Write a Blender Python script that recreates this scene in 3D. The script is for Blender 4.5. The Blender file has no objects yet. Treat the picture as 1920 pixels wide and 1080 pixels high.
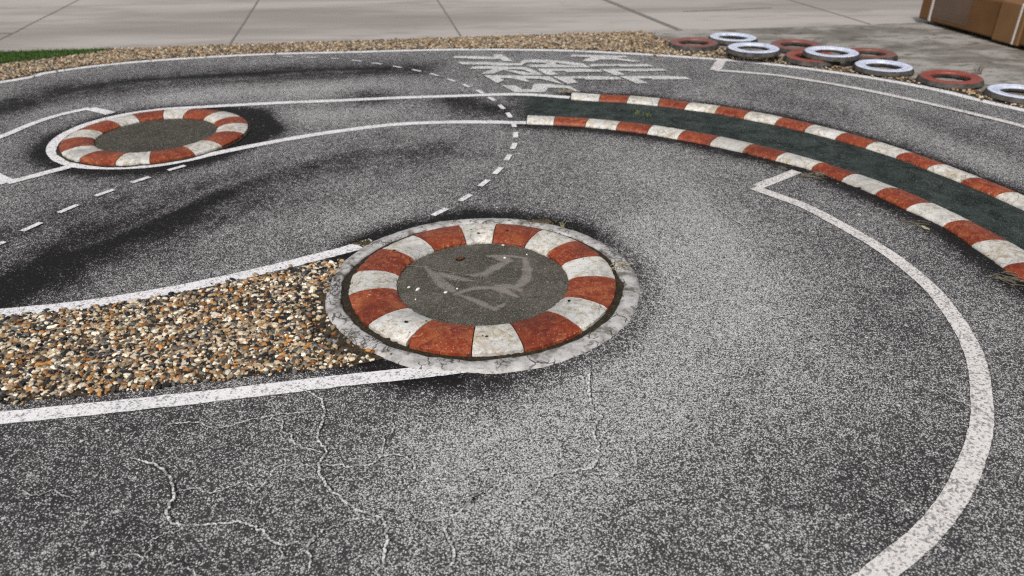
import bpy, bmesh, math, random
import numpy as np
from mathutils import Vector
from mathutils.geometry import tessellate_polygon

random.seed(7)
rng = np.random.default_rng(11)
scn = bpy.context.scene
COL = scn.collection

# ------------------------------------------------------------------ camera model (ground survey of the photo)
F_PX, PITCH, ROLL, CAM_H = 1400.0, math.radians(29.5), math.radians(-0.5), 1.5


def ground(p, z=0.0):
    """surveyed picture point (1920 wide) -> place on the level plane at height z, in metres"""
    x, y = p[0] - 960.0, -(p[1] - 540.0)
    c, s = math.cos(ROLL), math.sin(ROLL)
    x, y = c * x - s * y, s * x + c * y
    dy = F_PX * math.cos(PITCH) + y * math.sin(PITCH)
    dz = -F_PX * math.sin(PITCH) + y * math.cos(PITCH)
    t = (CAM_H - z) / -dz
    return np.array([x * t, dy * t])


def G(pts, z=0.0):
    return np.array([ground(p, z) for p in pts])


def smooth(pts, n=8, closed=False):
    """Catmull-Rom through the points"""
    P = np.asarray(pts, float)
    m = len(P)
    out = []
    segs = m if closed else m - 1
    for i in range(segs):
        if closed:
            p0, p1, p2, p3 = P[(i - 1) % m], P[i], P[(i + 1) % m], P[(i + 2) % m]
        else:
            p1, p2 = P[i], P[i + 1]
            p0 = P[i - 1] if i > 0 else 2 * p1 - p2
            p3 = P[i + 2] if i + 2 < m else 2 * p2 - p1
        for k in range(n):
            t = k / n
            out.append(0.5 * ((2 * p1) + (-p0 + p2) * t + (2 * p0 - 5 * p1 + 4 * p2 - p3) * t * t + (-p0 + 3 * p1 - 3 * p2 + p3) * t ** 3))
    if not closed:
        out.append(P[-1])
    return np.array(out)


# ------------------------------------------------------------------ scene helpers
def link(o, parent=None):
    COL.objects.link(o)
    if parent is not None:
        o.parent = parent
    return o


def tag(o, label=None, cat=None, group=None, kind=None):
    if label: o['label'] = label
    if cat: o['category'] = cat
    if group: o['group'] = group
    if kind: o['kind'] = kind
    return o


def thing(name, label, cat, loc=(0, 0, 0), rotz=0.0, group=None):
    o = bpy.data.objects.new(name, None)
    o.location = loc
    o.rotation_euler = (0, 0, rotz)
    o.empty_display_size = 0.1
    link(o)
    return tag(o, label, cat, group)


def mesh(name, verts, faces, mat, parent=None, flat=False, loc=None):
    me = bpy.data.meshes.new(name)
    v = [tuple(map(float, q)) for q in verts]
    me.from_pydata(v, [], [tuple(int(i) for i in f) for f in faces])
    me.update()
    if mat is not None:
        me.materials.append(mat)
    if not flat:
        me.polygons.foreach_set('use_smooth', [True] * len(me.polygons))
    o = bpy.data.objects.new(name, me)
    if loc is not None:
        o.location = loc
    return link(o, parent)


class MB:
    """collects geometry for one mesh"""

    def __init__(s):
        s.v, s.f = [], []

    def add(s, v, f):
        b = len(s.v)
        s.v += [tuple(q) for q in v]
        s.f += [tuple(i + b for i in q) for q in f]
        return s

    def ribbon(s, path, width, z, taper=None):
        P = np.asarray(path, float)
        w = np.broadcast_to(np.asarray(width, float), (len(P),)) * 0.5
        T = np.gradient(P, axis=0)
        T /= np.maximum(np.linalg.norm(T, axis=1), 1e-9)[:, None]
        N = np.c_[-T[:, 1], T[:, 0]]
        L, R = P + N * w[:, None], P - N * w[:, None]
        v = []
        for a, b in zip(L, R):
            v += [(a[0], a[1], z), (b[0], b[1], z)]
        f = [(2 * i, 2 * i + 1, 2 * i + 3, 2 * i + 2) for i in range(len(P) - 1)]
        return s.add(v, f)

    def poly(s, pts, z):
        v = [(p[0], p[1], z) for p in pts]
        tri = tessellate_polygon([[Vector(q) for q in v]])
        out = []
        for t in tri:
            a, b, c = (v[i] for i in t)
            cr = (b[0] - a[0]) * (c[1] - a[1]) - (b[1] - a[1]) * (c[0] - a[0])
            out.append(t if cr > 0 else (t[0], t[2], t[1]))
        return s.add(v, out)

    def tube(s, path, r, sides=5):
        P = np.asarray(path, float)
        rr = np.broadcast_to(np.asarray(r, float), (len(P),))
        T = np.gradient(P, axis=0)
        v = []
        for p, t, q in zip(P, T, rr):
            t = t / max(np.linalg.norm(t), 1e-9)
            a = np.cross(t, [0, 0, 1.0]) if abs(t[2]) < 0.9 else np.cross(t, [1.0, 0, 0])
            a /= np.linalg.norm(a)
            b = np.cross(t, a)
            for k in range(sides):
                an = 2 * math.pi * k / sides
                v.append(p + q * (math.cos(an) * a + math.sin(an) * b))
        f = []
        for i in range(len(P) - 1):
            for k in range(sides):
                f.append((i * sides + k, i * sides + (k + 1) % sides, (i + 1) * sides + (k + 1) % sides, (i + 1) * sides + k))
        f.append(tuple(range(sides))[::-1])
        f.append(tuple(range((len(P) - 1) * sides, len(P) * sides)))
        return s.add(v, f)

    def build(s, name, mat, parent=None, flat=False):
        return mesh(name, s.v, s.f, mat, parent, flat)


# ------------------------------------------------------------------ node helpers
class NT:
    def __init__(s, name):
        s.m = bpy.data.materials.new(name)
        s.m.use_nodes = True
        s.t = s.m.node_tree
        s.bsdf = s.t.nodes['Principled BSDF']
        s.pos = s.t.nodes.new('ShaderNodeNewGeometry').outputs['Position']

    def n(s, kind, **kw):
        nd = s.t.nodes.new(kind)
        for k, v in kw.items():
            setattr(nd, k, v)
        return nd

    def put(s, sock, v):
        if isinstance(v, bpy.types.NodeSocket):
            s.t.links.new(v, sock)
        elif isinstance(v, tuple) and len(v) == 3 and sock.type == 'RGBA':
            sock.default_value = (*v, 1)
        else:
            sock.default_value = v

    def math(s, op, a, b=0.0, c=None, clamp=False):
        nd = s.n('ShaderNodeMath', operation=op, use_clamp=clamp)
        s.put(nd.inputs[0], a)
        s.put(nd.inputs[1], b)
        if c is not None: s.put(nd.inputs[2], c)
        return nd.outputs[0]

    def mix(s, f, a, b, blend='MIX'):
        nd = s.n('ShaderNodeMix', data_type='RGBA', blend_type=blend)
        s.put(nd.inputs[0], f)
        s.put(nd.inputs[6], a)
        s.put(nd.inputs[7], b)
        return nd.outputs[2]

    def step(s, x, lo, hi):
        nd = s.n('ShaderNodeMapRange', interpolation_type='SMOOTHSTEP')
        s.put(nd.inputs[0], x)
        s.put(nd.inputs[1], lo)
        s.put(nd.inputs[2], hi)
        return nd.outputs[0]

    def scaled(s, k, vec=None):
        nd = s.n('ShaderNodeVectorMath', operation='MULTIPLY')
        s.put(nd.inputs[0], vec or s.pos)
        nd.inputs[1].default_value = k
        return nd.outputs[0]

    def noise(s, scale, detail=3, rough=0.55, vec=None, dist=0.0):
        nd = s.n('ShaderNodeTexNoise')
        s.put(nd.inputs['Vector'], vec or s.pos)
        nd.inputs['Scale'].default_value = scale
        nd.inputs['Detail'].default_value = detail
        nd.inputs['Roughness'].default_value = rough
        nd.inputs['Distortion'].default_value = dist
        return nd.outputs['Fac']

    def voro(s, scale, feature='F1', vec=None):
        nd = s.n('ShaderNodeTexVoronoi', feature=feature)
        s.put(nd.inputs['Vector'], vec or s.pos)
        nd.inputs['Scale'].default_value = scale
        if feature == 'DISTANCE_TO_EDGE':
            return nd.outputs['Distance'], None
        sp = s.n('ShaderNodeSeparateColor')
        s.t.links.new(nd.outputs['Color'], sp.inputs[0])
        return nd.outputs['Distance'], sp.outputs[0]

    def attr(s, name):
        nd = s.n('ShaderNodeAttribute', attribute_name=name)
        return nd.outputs['Fac']

    def bump(s, h, strength=0.4, dist=0.004):
        nd = s.n('ShaderNodeBump')
        nd.inputs['Strength'].default_value = strength
        nd.inputs['Distance'].default_value = dist
        s.put(nd.inputs['Height'], h)
        s.t.links.new(nd.outputs[0], s.bsdf.inputs['Normal'])

    def out(s, color, rough=0.7, spec=0.4):
        s.put(s.bsdf.inputs['Base Color'], color)
        s.put(s.bsdf.inputs['Roughness'], rough)
        s.bsdf.inputs['Specular IOR Level'].default_value = spec
        return s.m


def grains(t, wear, k=1.0):
    """aggregate showing through bitumen: returns (mask, height). wear 0..1 = how far the stones show; painted shade lowers it"""
    d1, r1 = t.voro(265 * k)
    d2, r2 = t.voro(165 * k)
    fil = t.noise(150 * k, 5, 0.78, dist=0.7)
    cl = t.noise(30 * k, 4, 0.62)
    thr = t.math('MULTIPLY_ADD', wear, -0.34, 0.668)
    a = t.math('ADD', t.math('MULTIPLY', r1, 0.40), t.math('MULTIPLY', fil, 0.55))
    a = t.math('ADD', a, t.math('MULTIPLY', t.math('SUBTRACT', cl, 0.5), 0.40))
    m1 = t.math('MULTIPLY', t.step(a, thr, t.math('ADD', thr, 0.16)), t.step(d1, 0.85, 0.3))
    b = t.math('ADD', t.math('MULTIPLY', r2, 0.75), t.math('MULTIPLY', fil, 0.40))
    m2 = t.math('MULTIPLY', t.step(b, t.math('ADD', thr, 0.16), t.math('ADD', thr, 0.30)), t.step(d2, 0.5, 0.12))
    d3, r3 = t.voro(17 * k)
    wob = t.math('ADD', d3, t.math('MULTIPLY', t.noise(150, 3, 0.7), 0.16))
    m3 = t.math('MULTIPLY', t.math('GREATER_THAN', r3, 0.78), t.step(wob, 0.22, 0.14))
    mask = t.math('MAXIMUM', t.math('MAXIMUM', m1, m2), t.math('MULTIPLY', m3, 0.85), clamp=True)
    h = t.math('SUBTRACT', t.math('MULTIPLY', fil, 1.2), d1)
    return mask, h


def mat_asphalt(name, use_attr=True, wear_const=0.4, dark=(0.0105, 0.0095, 0.0100), lite=(0.82, 0.80, 0.795), tint=None):
    t = NT(name)
    wear = t.attr('wear') if use_attr else wear_const  # on the road this also holds the shade painted along the kerbs
    big = t.noise(2.3, 4, 0.6)
    mid = t.noise(9.0, 3, 0.6)
    w = t.math('ADD', wear, t.math('MULTIPLY', t.math('SUBTRACT', big, 0.5), 0.55))
    w = t.math('ADD', w, t.math('MULTIPLY', t.math('SUBTRACT', mid, 0.5), 0.35), clamp=True)
    mask, h = grains(t, w)
    mask = t.math('MULTIPLY', mask, t.math('MULTIPLY_ADD', t.step(w, 0.0, 0.34), 0.68, 0.32))      # stones fade out under rubber and under the painted kerb shade
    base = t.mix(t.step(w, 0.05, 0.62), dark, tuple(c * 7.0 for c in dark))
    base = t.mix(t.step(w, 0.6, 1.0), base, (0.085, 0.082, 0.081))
    fine = t.noise(330, 3, 0.7)
    base = t.mix(t.math('MULTIPLY', t.step(fine, 0.42, 0.66), 0.85), base, (0.012, 0.011, 0.011))
    stone = t.mix(t.noise(120, 2), tuple(c * 0.40 for c in lite), tuple(min(1, c * 1.35) for c in lite))
    col = t.mix(mask, base, stone)
    if tint:
        f = t.attr('fade')
        g = t.mix(t.step(t.noise(7, 6, 0.7, dist=0.6), 0.36, 0.64), tint[0], tint[1])
        g = t.mix(t.math('MULTIPLY', mask, 0.34), g, (0.38, 0.43, 0.40))
        n = t.noise(26, 4, 0.7)
        f2 = t.step(t.math('ADD', f, t.math('MULTIPLY', t.math('SUBTRACT', n, 0.5), 0.8)), 0.3, 0.7)
        col = t.mix(f2, col, g)
    t.bump(h, 0.6, 0.004)
    return t.out(col, 0.68, 0.14)


def mat_paint(name, col=(0.80, 0.785, 0.80), worn=0.16, dirt=0.3):
    t = NT(name)
    mask, h = grains(t, 0.45)
    n = t.noise(38, 5, 0.7)
    big = t.noise(5, 3)
    wearn = t.math('ADD', t.math('MULTIPLY', n, 0.75), t.math('MULTIPLY', big, 0.25))
    d1, r1 = t.voro(170)
    hole = t.math('MULTIPLY', t.step(t.math('ADD', t.math('MULTIPLY', r1, 0.45), t.math('MULTIPLY', wearn, 0.75)), 1.0 - worn, 0.78 - worn), 1.0)
    hole = t.math('SUBTRACT', 1.0, hole)
    c = t.mix(t.math('MULTIPLY', big, dirt), col, tuple(q * 0.62 for q in col))
    c = t.mix(t.math('MULTIPLY', mask, 0.35), c, (0.85, 0.85, 0.85))
    c = t.mix(t.math('MULTIPLY', hole, 0.75), c, (0.10, 0.098, 0.10))
    t.bump(h, 0.3, 0.003)
    return t.out(c, 0.6, 0.35)


def mat_kerb(name, c0, c1, c2, chip, chips=0.60, pits=0.86):
    """weathered paint on cast concrete: c0..c2 shades of the paint, chip = what shows where it has flaked"""
    t = NT(name)
    n = t.noise(9, 5, 0.6)
    n2 = t.noise(34, 5, 0.7, dist=0.6)
    sp = t.noise(210, 3, 0.7)
    c = t.mix(t.step(n, 0.36, 0.64), c0, c1)
    c = t.mix(t.step(n2, 0.46, 0.66), c, c2)
    st = t.noise(5.5, 6, 0.68, dist=1.5)
    c = t.mix(t.math('MULTIPLY', t.step(st, 0.50, 0.66), 0.75), c, c2)
    dl, rl = t.voro(150)
    c = t.mix(t.math('MULTIPLY', t.math('GREATER_THAN', rl, 0.86), t.math('MULTIPLY', t.step(dl, 0.5, 0.25), 0.45)), c, chip)
    c = t.mix(t.math('MULTIPLY', t.step(sp, 0.52, 0.72), 0.55), c, tuple(q * 0.45 for q in c0))
    fl = t.math('ADD', t.math('MULTIPLY', t.noise(17, 5, 0.7, dist=1.2), 0.7), t.math('MULTIPLY', t.noise(90, 3, 0.7), 0.3))
    c = t.mix(t.math('MULTIPLY', t.step(fl, chips, chips + 0.09), 0.7), c, chip)
    # hairline cracks
    d, _ = t.voro(11, 'DISTANCE_TO_EDGE', vec=t.warp(0.05))
    cr = t.math('MULTIPLY', t.step(d, 0.018, 0.004), t.step(t.noise(6, 2), 0.5, 0.62))
    c = t.mix(t.math('MULTIPLY', cr, 0.8), c, (0.03, 0.025, 0.02))
    d3, r3 = t.voro(26)
    pit = t.math('MULTIPLY', t.math('GREATER_THAN', r3, pits), t.step(t.math('ADD', d3, t.math('MULTIPLY', sp, 0.1)), 0.17, 0.12))
    c = t.mix(pit, c, (0.018, 0.014, 0.012))
    oi = t.n('ShaderNodeObjectInfo').outputs['Random']
    gr = t.math('ADD', t.noise(3.4, 6, 0.70, dist=0.8), t.math('MULTIPLY', t.math('SUBTRACT', oi, 0.5), 0.16))
    c = t.mix(t.math('MULTIPLY', t.step(gr, 0.47, 0.68), 0.62), c, tuple(q * 0.42 for q in c0))
    hv = t.n('ShaderNodeHueSaturation')
    t.put(hv.inputs['Value'], t.math('MULTIPLY_ADD', oi, 0.26, 0.84))
    t.put(hv.inputs['Color'], c)
    c = hv.outputs[0]
    t.bump(t.math('SUBTRACT', t.math('ADD', t.math('MULTIPLY', sp, 0.5), t.math('MULTIPLY', n2, 0.8)), t.math('ADD', pit, cr)), 0.45, 0.004)
    return t.out(c, 0.52, 0.4)


def _warp(t, amt):
    nd = t.n('ShaderNodeTexNoise')
    t.put(nd.inputs['Vector'], t.pos)
    nd.inputs['Scale'].default_value = 14
    nd.inputs['Detail'].default_value = 3
    s = t.n('ShaderNodeVectorMath', operation='SCALE')
    t.t.links.new(nd.outputs['Color'], s.inputs[0])
    s.inputs['Scale'].default_value = amt
    a = t.n('ShaderNodeVectorMath', operation='ADD')
    t.t.links.new(s.outputs[0], a.inputs[0])
    t.put(a.inputs[1], t.pos)
    return a.outputs[0]


NT.warp = _warp


def mat_collar():
    t = NT('collar_paint')
    n = t.noise(20, 5, 0.7)
    sp = t.noise(240, 3, 0.7)
    c = t.mix(t.step(n, 0.35, 0.7), (0.51, 0.50, 0.495), (0.25, 0.24, 0.228))
    c = t.mix(t.math('MULTIPLY', t.step(sp, 0.5, 0.72), 0.5), c, (0.16, 0.15, 0.14))
    d, _ = t.voro(15, 'DISTANCE_TO_EDGE', vec=t.warp(0.10))
    cr = t.math('MULTIPLY', t.step(d, 0.045, 0.012), t.step(t.noise(8, 3), 0.47, 0.56))
    d2, _ = t.voro(46, 'DISTANCE_TO_EDGE', vec=t.warp(0.05))
    cr2 = t.math('MULTIPLY', t.step(d2, 0.10, 0.03), t.step(t.noise(5, 4, 0.7), 0.53, 0.60))
    cr = t.math('MAXIMUM', cr, cr2)
    c = t.mix(t.math('MULTIPLY', cr, 0.9), c, (0.035, 0.03, 0.027))
    gr = t.math('MULTIPLY', t.step(t.noise(7, 6, 0.72), 0.50, 0.62), 0.8)
    c = t.mix(gr, c, (0.085, 0.075, 0.055))
    t.bump(t.math('SUBTRACT', t.math('MULTIPLY', n, 0.8), cr), 0.6, 0.004)
    return t.out(c, 0.7, 0.3)


def mat_mottle(name, a, b, c=None, scale=3.0, stretch=(1, 1, 1), rough=0.85, speck=0.25, bump=0.25, bs=60, lo=0.34, cm=0.9):
    t = NT(name)
    v = t.scaled(stretch)
    n = t.noise(scale, 6, 0.62, vec=v, dist=0.4)
    col = t.mix(t.step(n, lo, 1 - lo), a, b)
    if c:
        n2 = t.noise(scale * 3.7, 6, 0.72, vec=v, dist=0.8)
        col = t.mix(t.math('MULTIPLY', t.step(n2, 0.48, 0.66), cm), col, c)
    f = t.noise(bs, 4, 0.7)
    col = t.mix(t.math('MULTIPLY', t.step(f, 0.48, 0.75), speck), col, tuple(q * 0.35 for q in a))
    t.bump(f, bump, 0.004)
    return t.out(col, rough, 0.3)


def mat_plain(name, a, b, scale=25, rough=0.6, spec=0.4, bump=0.15):
    t = NT(name)
    n = t.noise(scale, 4, 0.6)
    col = t.mix(t.step(n, 0.3, 0.7), a, b)
    if bump: t.bump(n, bump, 0.003)
    return t.out(col, rough, spec)


def mat_pebbles(name, stops, dirt=0.3):
    t = NT(name)
    geo = t.n('ShaderNodeNewGeometry')
    ramp = t.n('ShaderNodeValToRGB')
    ramp.color_ramp.interpolation = 'CONSTANT'
    el = ramp.color_ramp.elements
    while len(el) < len(stops): el.new(0.5)
    for e, (p, c) in zip(el, stops):
        e.position = p
        e.color = (*c, 1)
    t.t.links.new(geo.outputs['Random Per Island'], ramp.inputs[0])
    n = t.noise(95, 4, 0.7)
    hsv = t.n('ShaderNodeHueSaturation')
    wn = t.n('ShaderNodeTexWhiteNoise', noise_dimensions='1D')
    t.t.links.new(geo.outputs['Random Per Island'], wn.inputs['W'])
    t.put(hsv.inputs['Value'], t.math('MULTIPLY_ADD', wn.outputs['Value'], 0.6, 0.7))
    t.t.links.new(ramp.outputs[0], hsv.inputs['Color'])
    col = t.mix(t.math('MULTIPLY', t.step(n, 0.45, 0.72), dirt), hsv.outputs[0], (0.03, 0.022, 0.014))
    t.bump(t.noise(260, 3), 0.2, 0.002)
    return t.out(col, 0.45, 0.45)


M = {}
M['asphalt'] = mat_asphalt('asphalt')
M['green'] = mat_asphalt('green_asphalt', tint=((0.0085, 0.0150, 0.0135), (0.036, 0.047, 0.042)))
M['paint'] = mat_paint('line_paint')
M['paint_worn'] = mat_paint('line_paint_worn', (0.70, 0.67, 0.65), 0.19, 0.3)
M['lettering'] = mat_paint('lettering_paint', (0.78, 0.77, 0.77), 0.29, 0.3)
M['red'] = mat_kerb('red_kerb_paint', (0.172, 0.023, 0.010), (0.250, 0.042, 0.014), (0.33, 0.092, 0.030), (0.56, 0.40, 0.27), 0.585, 0.95)
M['white'] = mat_kerb('white_kerb_paint', (0.62, 0.62, 0.605), (0.68, 0.66, 0.61), (0.38, 0.315, 0.215), (0.18, 0.155, 0.12), 0.55, 0.84)
M['collar'] = mat_collar()
M['soil'] = mat_mottle('dark_soil', (0.012, 0.009, 0.006), (0.026, 0.019, 0.011), (0.075, 0.062, 0.032), 30, speck=0.6, bump=0.8, bs=120)
M['infill'] = None
M['pavement'] = mat_mottle('smooth_concrete', (0.262, 0.240, 0.223), (0.405, 0.375, 0.352), (0.218, 0.199, 0.184), 0.55, (0.3, 1.7, 1), 0.8, 0.05, 0.03, 40, 0.36, 0.6)
M['rough_concrete'] = mat_mottle('rough_concrete', (0.17, 0.155, 0.136), (0.33, 0.31, 0.288), (0.085, 0.075, 0.062), 1.9, (0.7, 1.3, 1), 0.85, 0.40, 0.5, 45, 0.42, 0.9)
M['joint'] = mat_plain('joint_filler', (0.135, 0.122, 0.112), (0.20, 0.182, 0.168), 20)
M['gravel_soil'] = mat_mottle('gravel_soil', (0.016, 0.012, 0.008), (0.060, 0.042, 0.024), (0.13, 0.085, 0.04), 30, speck=0.5, bump=0.6, bs=150)
M['pebbles'] = mat_pebbles('pebbles', [(0, (0.50, 0.40, 0.27)), (0.15, (0.74, 0.67, 0.54)), (0.28, (0.29, 0.21, 0.12)), (0.42, (0.014, 0.014, 0.015)),
                                      (0.66, (0.13, 0.13, 0.125)), (0.75, (0.43, 0.195, 0.050)), (0.82, (0.26, 0.105, 0.028)), (0.87, (0.085, 0.062, 0.04))])
M['pebbles_far'] = mat_pebbles('pebbles_far', [(0, (0.42, 0.325, 0.21)), (0.20, (0.52, 0.44, 0.33)), (0.34, (0.26, 0.19, 0.115)), (0.52, (0.055, 0.045, 0.035)),
                                              (0.72, (0.22, 0.18, 0.13)), (0.84, (0.42, 0.22, 0.075)), (0.92, (0.12, 0.085, 0.05))], 0.4)
M['grass'] = mat_plain('grass_blades', (0.032, 0.080, 0.012), (0.075, 0.145, 0.026), 9, 0.6, 0.2, 0)
M['rubber'] = mat_plain('black_rubber', (0.026, 0.024, 0.022), (0.085, 0.078, 0.070), 18, 0.7, 0.25)
def mat_tyre(name, a, b, dust):
    t = NT(name)
    c = t.mix(t.step(t.noise(14, 4, 0.6), 0.3, 0.7), a, b)
    c = t.mix(t.math('MULTIPLY', t.step(t.noise(11, 5, 0.7, dist=1.0), 0.50, 0.66), 0.6), c, dust)
    sc = t.noise(50, 5, 0.75, dist=0.8)
    c = t.mix(t.math('MULTIPLY', t.step(sc, 0.58, 0.66), 0.7), c, (0.05, 0.047, 0.045))
    t.bump(sc, 0.2, 0.002)
    return t.out(c, 0.45, 0.45)


M['tyre_white'] = mat_tyre('white_tyre_paint', (0.50, 0.56, 0.72), (0.66, 0.70, 0.82), (0.40, 0.41, 0.46))
M['tyre_faded'] = mat_tyre('faded_red_tyre_paint', (0.175, 0.058, 0.044), (0.22, 0.085, 0.066), (0.20, 0.135, 0.115))
M['tyre_red'] = mat_tyre('red_tyre_paint', (0.22, 0.040, 0.026), (0.29, 0.060, 0.040), (0.23, 0.115, 0.09))
M['card'] = mat_plain('cardboard', (0.116, 0.058, 0.023), (0.138, 0.070, 0.029), 5, 0.8, 0.2, 0.05)
M['card_sleeve'] = mat_plain('cardboard_sleeve', (0.165, 0.088, 0.038), (0.190, 0.102, 0.046), 5, 0.8, 0.2, 0.05)
M['tape'] = mat_plain('packing_tape', (0.098, 0.060, 0.040), (0.115, 0.071, 0.048), 7, 0.35, 0.5, 0.08)
M['strap'] = mat_plain('strap', (0.50, 0.47, 0.45), (0.58, 0.55, 0.53), 15, 0.4, 0.5)
M['straw'] = mat_plain('dry_straw', (0.34, 0.29, 0.17), (0.50, 0.45, 0.30), 60, 0.7, 0.2)
M['twig'] = mat_plain('twig', (0.10, 0.085, 0.06), (0.26, 0.23, 0.18), 60, 0.8, 0.2)
M['weed'] = mat_plain('weed', (0.10, 0.15, 0.03), (0.22, 0.26, 0.08), 60, 0.6, 0.3)
M['leaf_dark'] = mat_plain('dead_leaf', (0.035, 0.014, 0.008), (0.12, 0.045, 0.02), 60, 0.7, 0.2)
M['leaf_pale'] = mat_plain('pale_leaf', (0.30, 0.28, 0.17), (0.44, 0.41, 0.28), 60, 0.7, 0.2)
M['chip'] = mat_plain('stone_chip', (0.60, 0.58, 0.54), (0.76, 0.74, 0.70), 80, 0.7, 0.2)
M['moss'] = mat_mottle('moss', (0.040, 0.033, 0.016), (0.070, 0.056, 0.028), (0.13, 0.115, 0.06), 40, speck=0.5, bump=0.8, bs=150)
M['crack_lip'] = mat_paint('crack_lip', (0.74, 0.72, 0.72), 0.32, 0.3)
M['crack'] = mat_plain('crack_void', (0.010, 0.009, 0.009), (0.02, 0.018, 0.018), 60, 0.9, 0.1, 0)


def mat_infill(name, a, b, chalk=False):
    t = NT(name)
    n = t.noise(6, 5, 0.62)
    mask, h = grains(t, 0.34, 1.2)
    c = t.mix(t.step(n, 0.32, 0.68), a, b)
    sp = t.noise(190, 3, 0.75)
    c = t.mix(t.math('MULTIPLY', t.step(sp, 0.45, 0.70), 0.8), c, tuple(q * 0.25 for q in a))
    c = t.mix(t.math('MULTIPLY', mask, 0.55), c, (0.46, 0.44, 0.39))
    if chalk:
        n2 = t.noise(16, 4, 0.65)
        f = t.math('ADD', t.attr('fade'), t.math('MULTIPLY', t.math('SUBTRACT', sp, 0.5), 1.4))
        f = t.math('ADD', f, t.math('MULTIPLY', t.math('SUBTRACT', n2, 0.52), 1.4))
        f = t.math('MULTIPLY', t.step(f, 0.15, 1.0), t.step(t.attr('fade'), 0.0, 0.6))
        c = t.mix(t.math('MULTIPLY', f, 0.42), c, (0.37, 0.335, 0.305))
    d, _ = t.voro(7, 'DISTANCE_TO_EDGE', vec=t.warp(0.12))
    cr = t.math('MULTIPLY', t.step(d, 0.014, 0.003), t.step(t.noise(5, 2), 0.5, 0.6))
    c = t.mix(t.math('MULTIPLY', cr, 0.8), c, (0.02, 0.018, 0.014))
    t.bump(t.math('ADD', h, t.math('MULTIPLY', sp, 1.5)), 0.55, 0.004)
    return t.out(c, 0.75, 0.25)


M['infill'] = mat_infill('infill_asphalt', (0.062, 0.057, 0.045), (0.112, 0.103, 0.084))
M['infill_dark'] = mat_infill('infill_asphalt_dark', (0.036, 0.032, 0.024), (0.066, 0.058, 0.044))
M['chalk'] = mat_infill('chalk_on_infill', (0.062, 0.057, 0.045), (0.112, 0.103, 0.084), True)


# ------------------------------------------------------------------ SETTING: ground, slabs, road
Z_PAVE = -0.010
mb = MB()
mb.poly([(-250, -250), (250, -250), (250, 250), (-250, 250)], Z_PAVE)
pav = tag(mb.build('pavement', M['pavement']), kind='structure')
ja = MB()
d = np.array([-0.185, 0.9827])
for pts, w in [(((485, 0), (430, 85)), 0.019), (((820, 0), (865, 70)), 0.020), (((1135, 0), (1270, 55)), 0.070), (((1480, 0), (1623, 43)), 0.022), (((147, 0), (23, 63)), 0.016)]:
    a, b = ground(pts[0], Z_PAVE), ground(pts[1], Z_PAVE)
    u = (a - b) / np.linalg.norm(a - b)
    P = np.array([b - u * 0.6 + u * s for s in np.linspace(0, 14, 40)])
    P += rng.normal(0, 0.002, P.shape)
    ja.ribbon(P, w, Z_PAVE + 0.003)
o = ja.build('slab_joint', M['joint'], pav)
jb = MB()
for pts in [((23, 63), (-260, 64)), ((1447, 15), (1280, 22))]:
    P = smooth(G(pts, Z_PAVE), 12)
    jb.ribbon(P, 0.02, Z_PAVE + 0.0045)
jb.build('slab_joint', M['joint'], pav)

# road: one gridded sheet, its wear (stripped binder, and shade painted along the kerbs) kept per vertex
OUT_PX = [(0, 154.5), (87, 137), (200, 121.7), (333, 110.7), (500, 101.7), (640, 98.2), (853, 93.2), (1040, 94.5), (1160, 99.5), (1280, 106.7), (1413, 117.2), (1580, 138), (1747, 166.7), (1920, 207)]
outer = G(OUT_PX)
outer = np.vstack([[(-8.5, -0.5), (-7.0, 3.0), (-5.6, 4.9)], outer, [(4.45, 3.95), (5.6, 2.2), (6.4, 0.0)]])
outer_s = smooth(outer, 10)


def wear_shade_at(P):
    w = np.full(len(P), 0.56)

    def seg_dist(pts):
        best = np.full(len(P), 1e9)
        for a, b in zip(pts[:-1], pts[1:]):
            ab = b - a
            t = np.clip(((P - a) @ ab) / (ab @ ab + 1e-12), 0, 1)
            best = np.minimum(best, np.linalg.norm(P - (a + t[:, None] * ab), axis=1))
        return best
    for pts, s, amp in WEAR:
        g = G(pts)
        dd = seg_dist(g) if len(g) > 1 else np.linalg.norm(P - g[0], axis=1)
        w += 1.25 * amp * np.exp(-(dd / s) ** 2)
    srng = np.random.default_rng(5)
    for pts, s, amp in WEAR[:3]:                # single tyre tracks inside the racing lines
        g = smooth(G(pts), 4)
        T = np.gradient(g, axis=0)
        T /= np.linalg.norm(T, axis=1)[:, None]
        N = np.c_[-T[:, 1], T[:, 0]]
        for _ in range(9):
            i0 = srng.integers(0, len(g) // 2)
            i1 = srng.integers(i0 + 3, len(g))
            q = g[i0:i1] + N[i0:i1] * srng.normal(0, s * 0.8)
            dd = seg_dist(q)
            w += srng.choice([-0.11, -0.08, 0.07]) * np.exp(-(dd / srng.uniform(0.03, 0.055)) ** 2)
    for pts in KERB_SHADE:                         # soft contact shade painted into the asphalt beside kerbs and rings
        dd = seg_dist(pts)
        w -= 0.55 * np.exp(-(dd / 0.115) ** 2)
    return np.clip(w, 0.0, 1.0)


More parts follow.
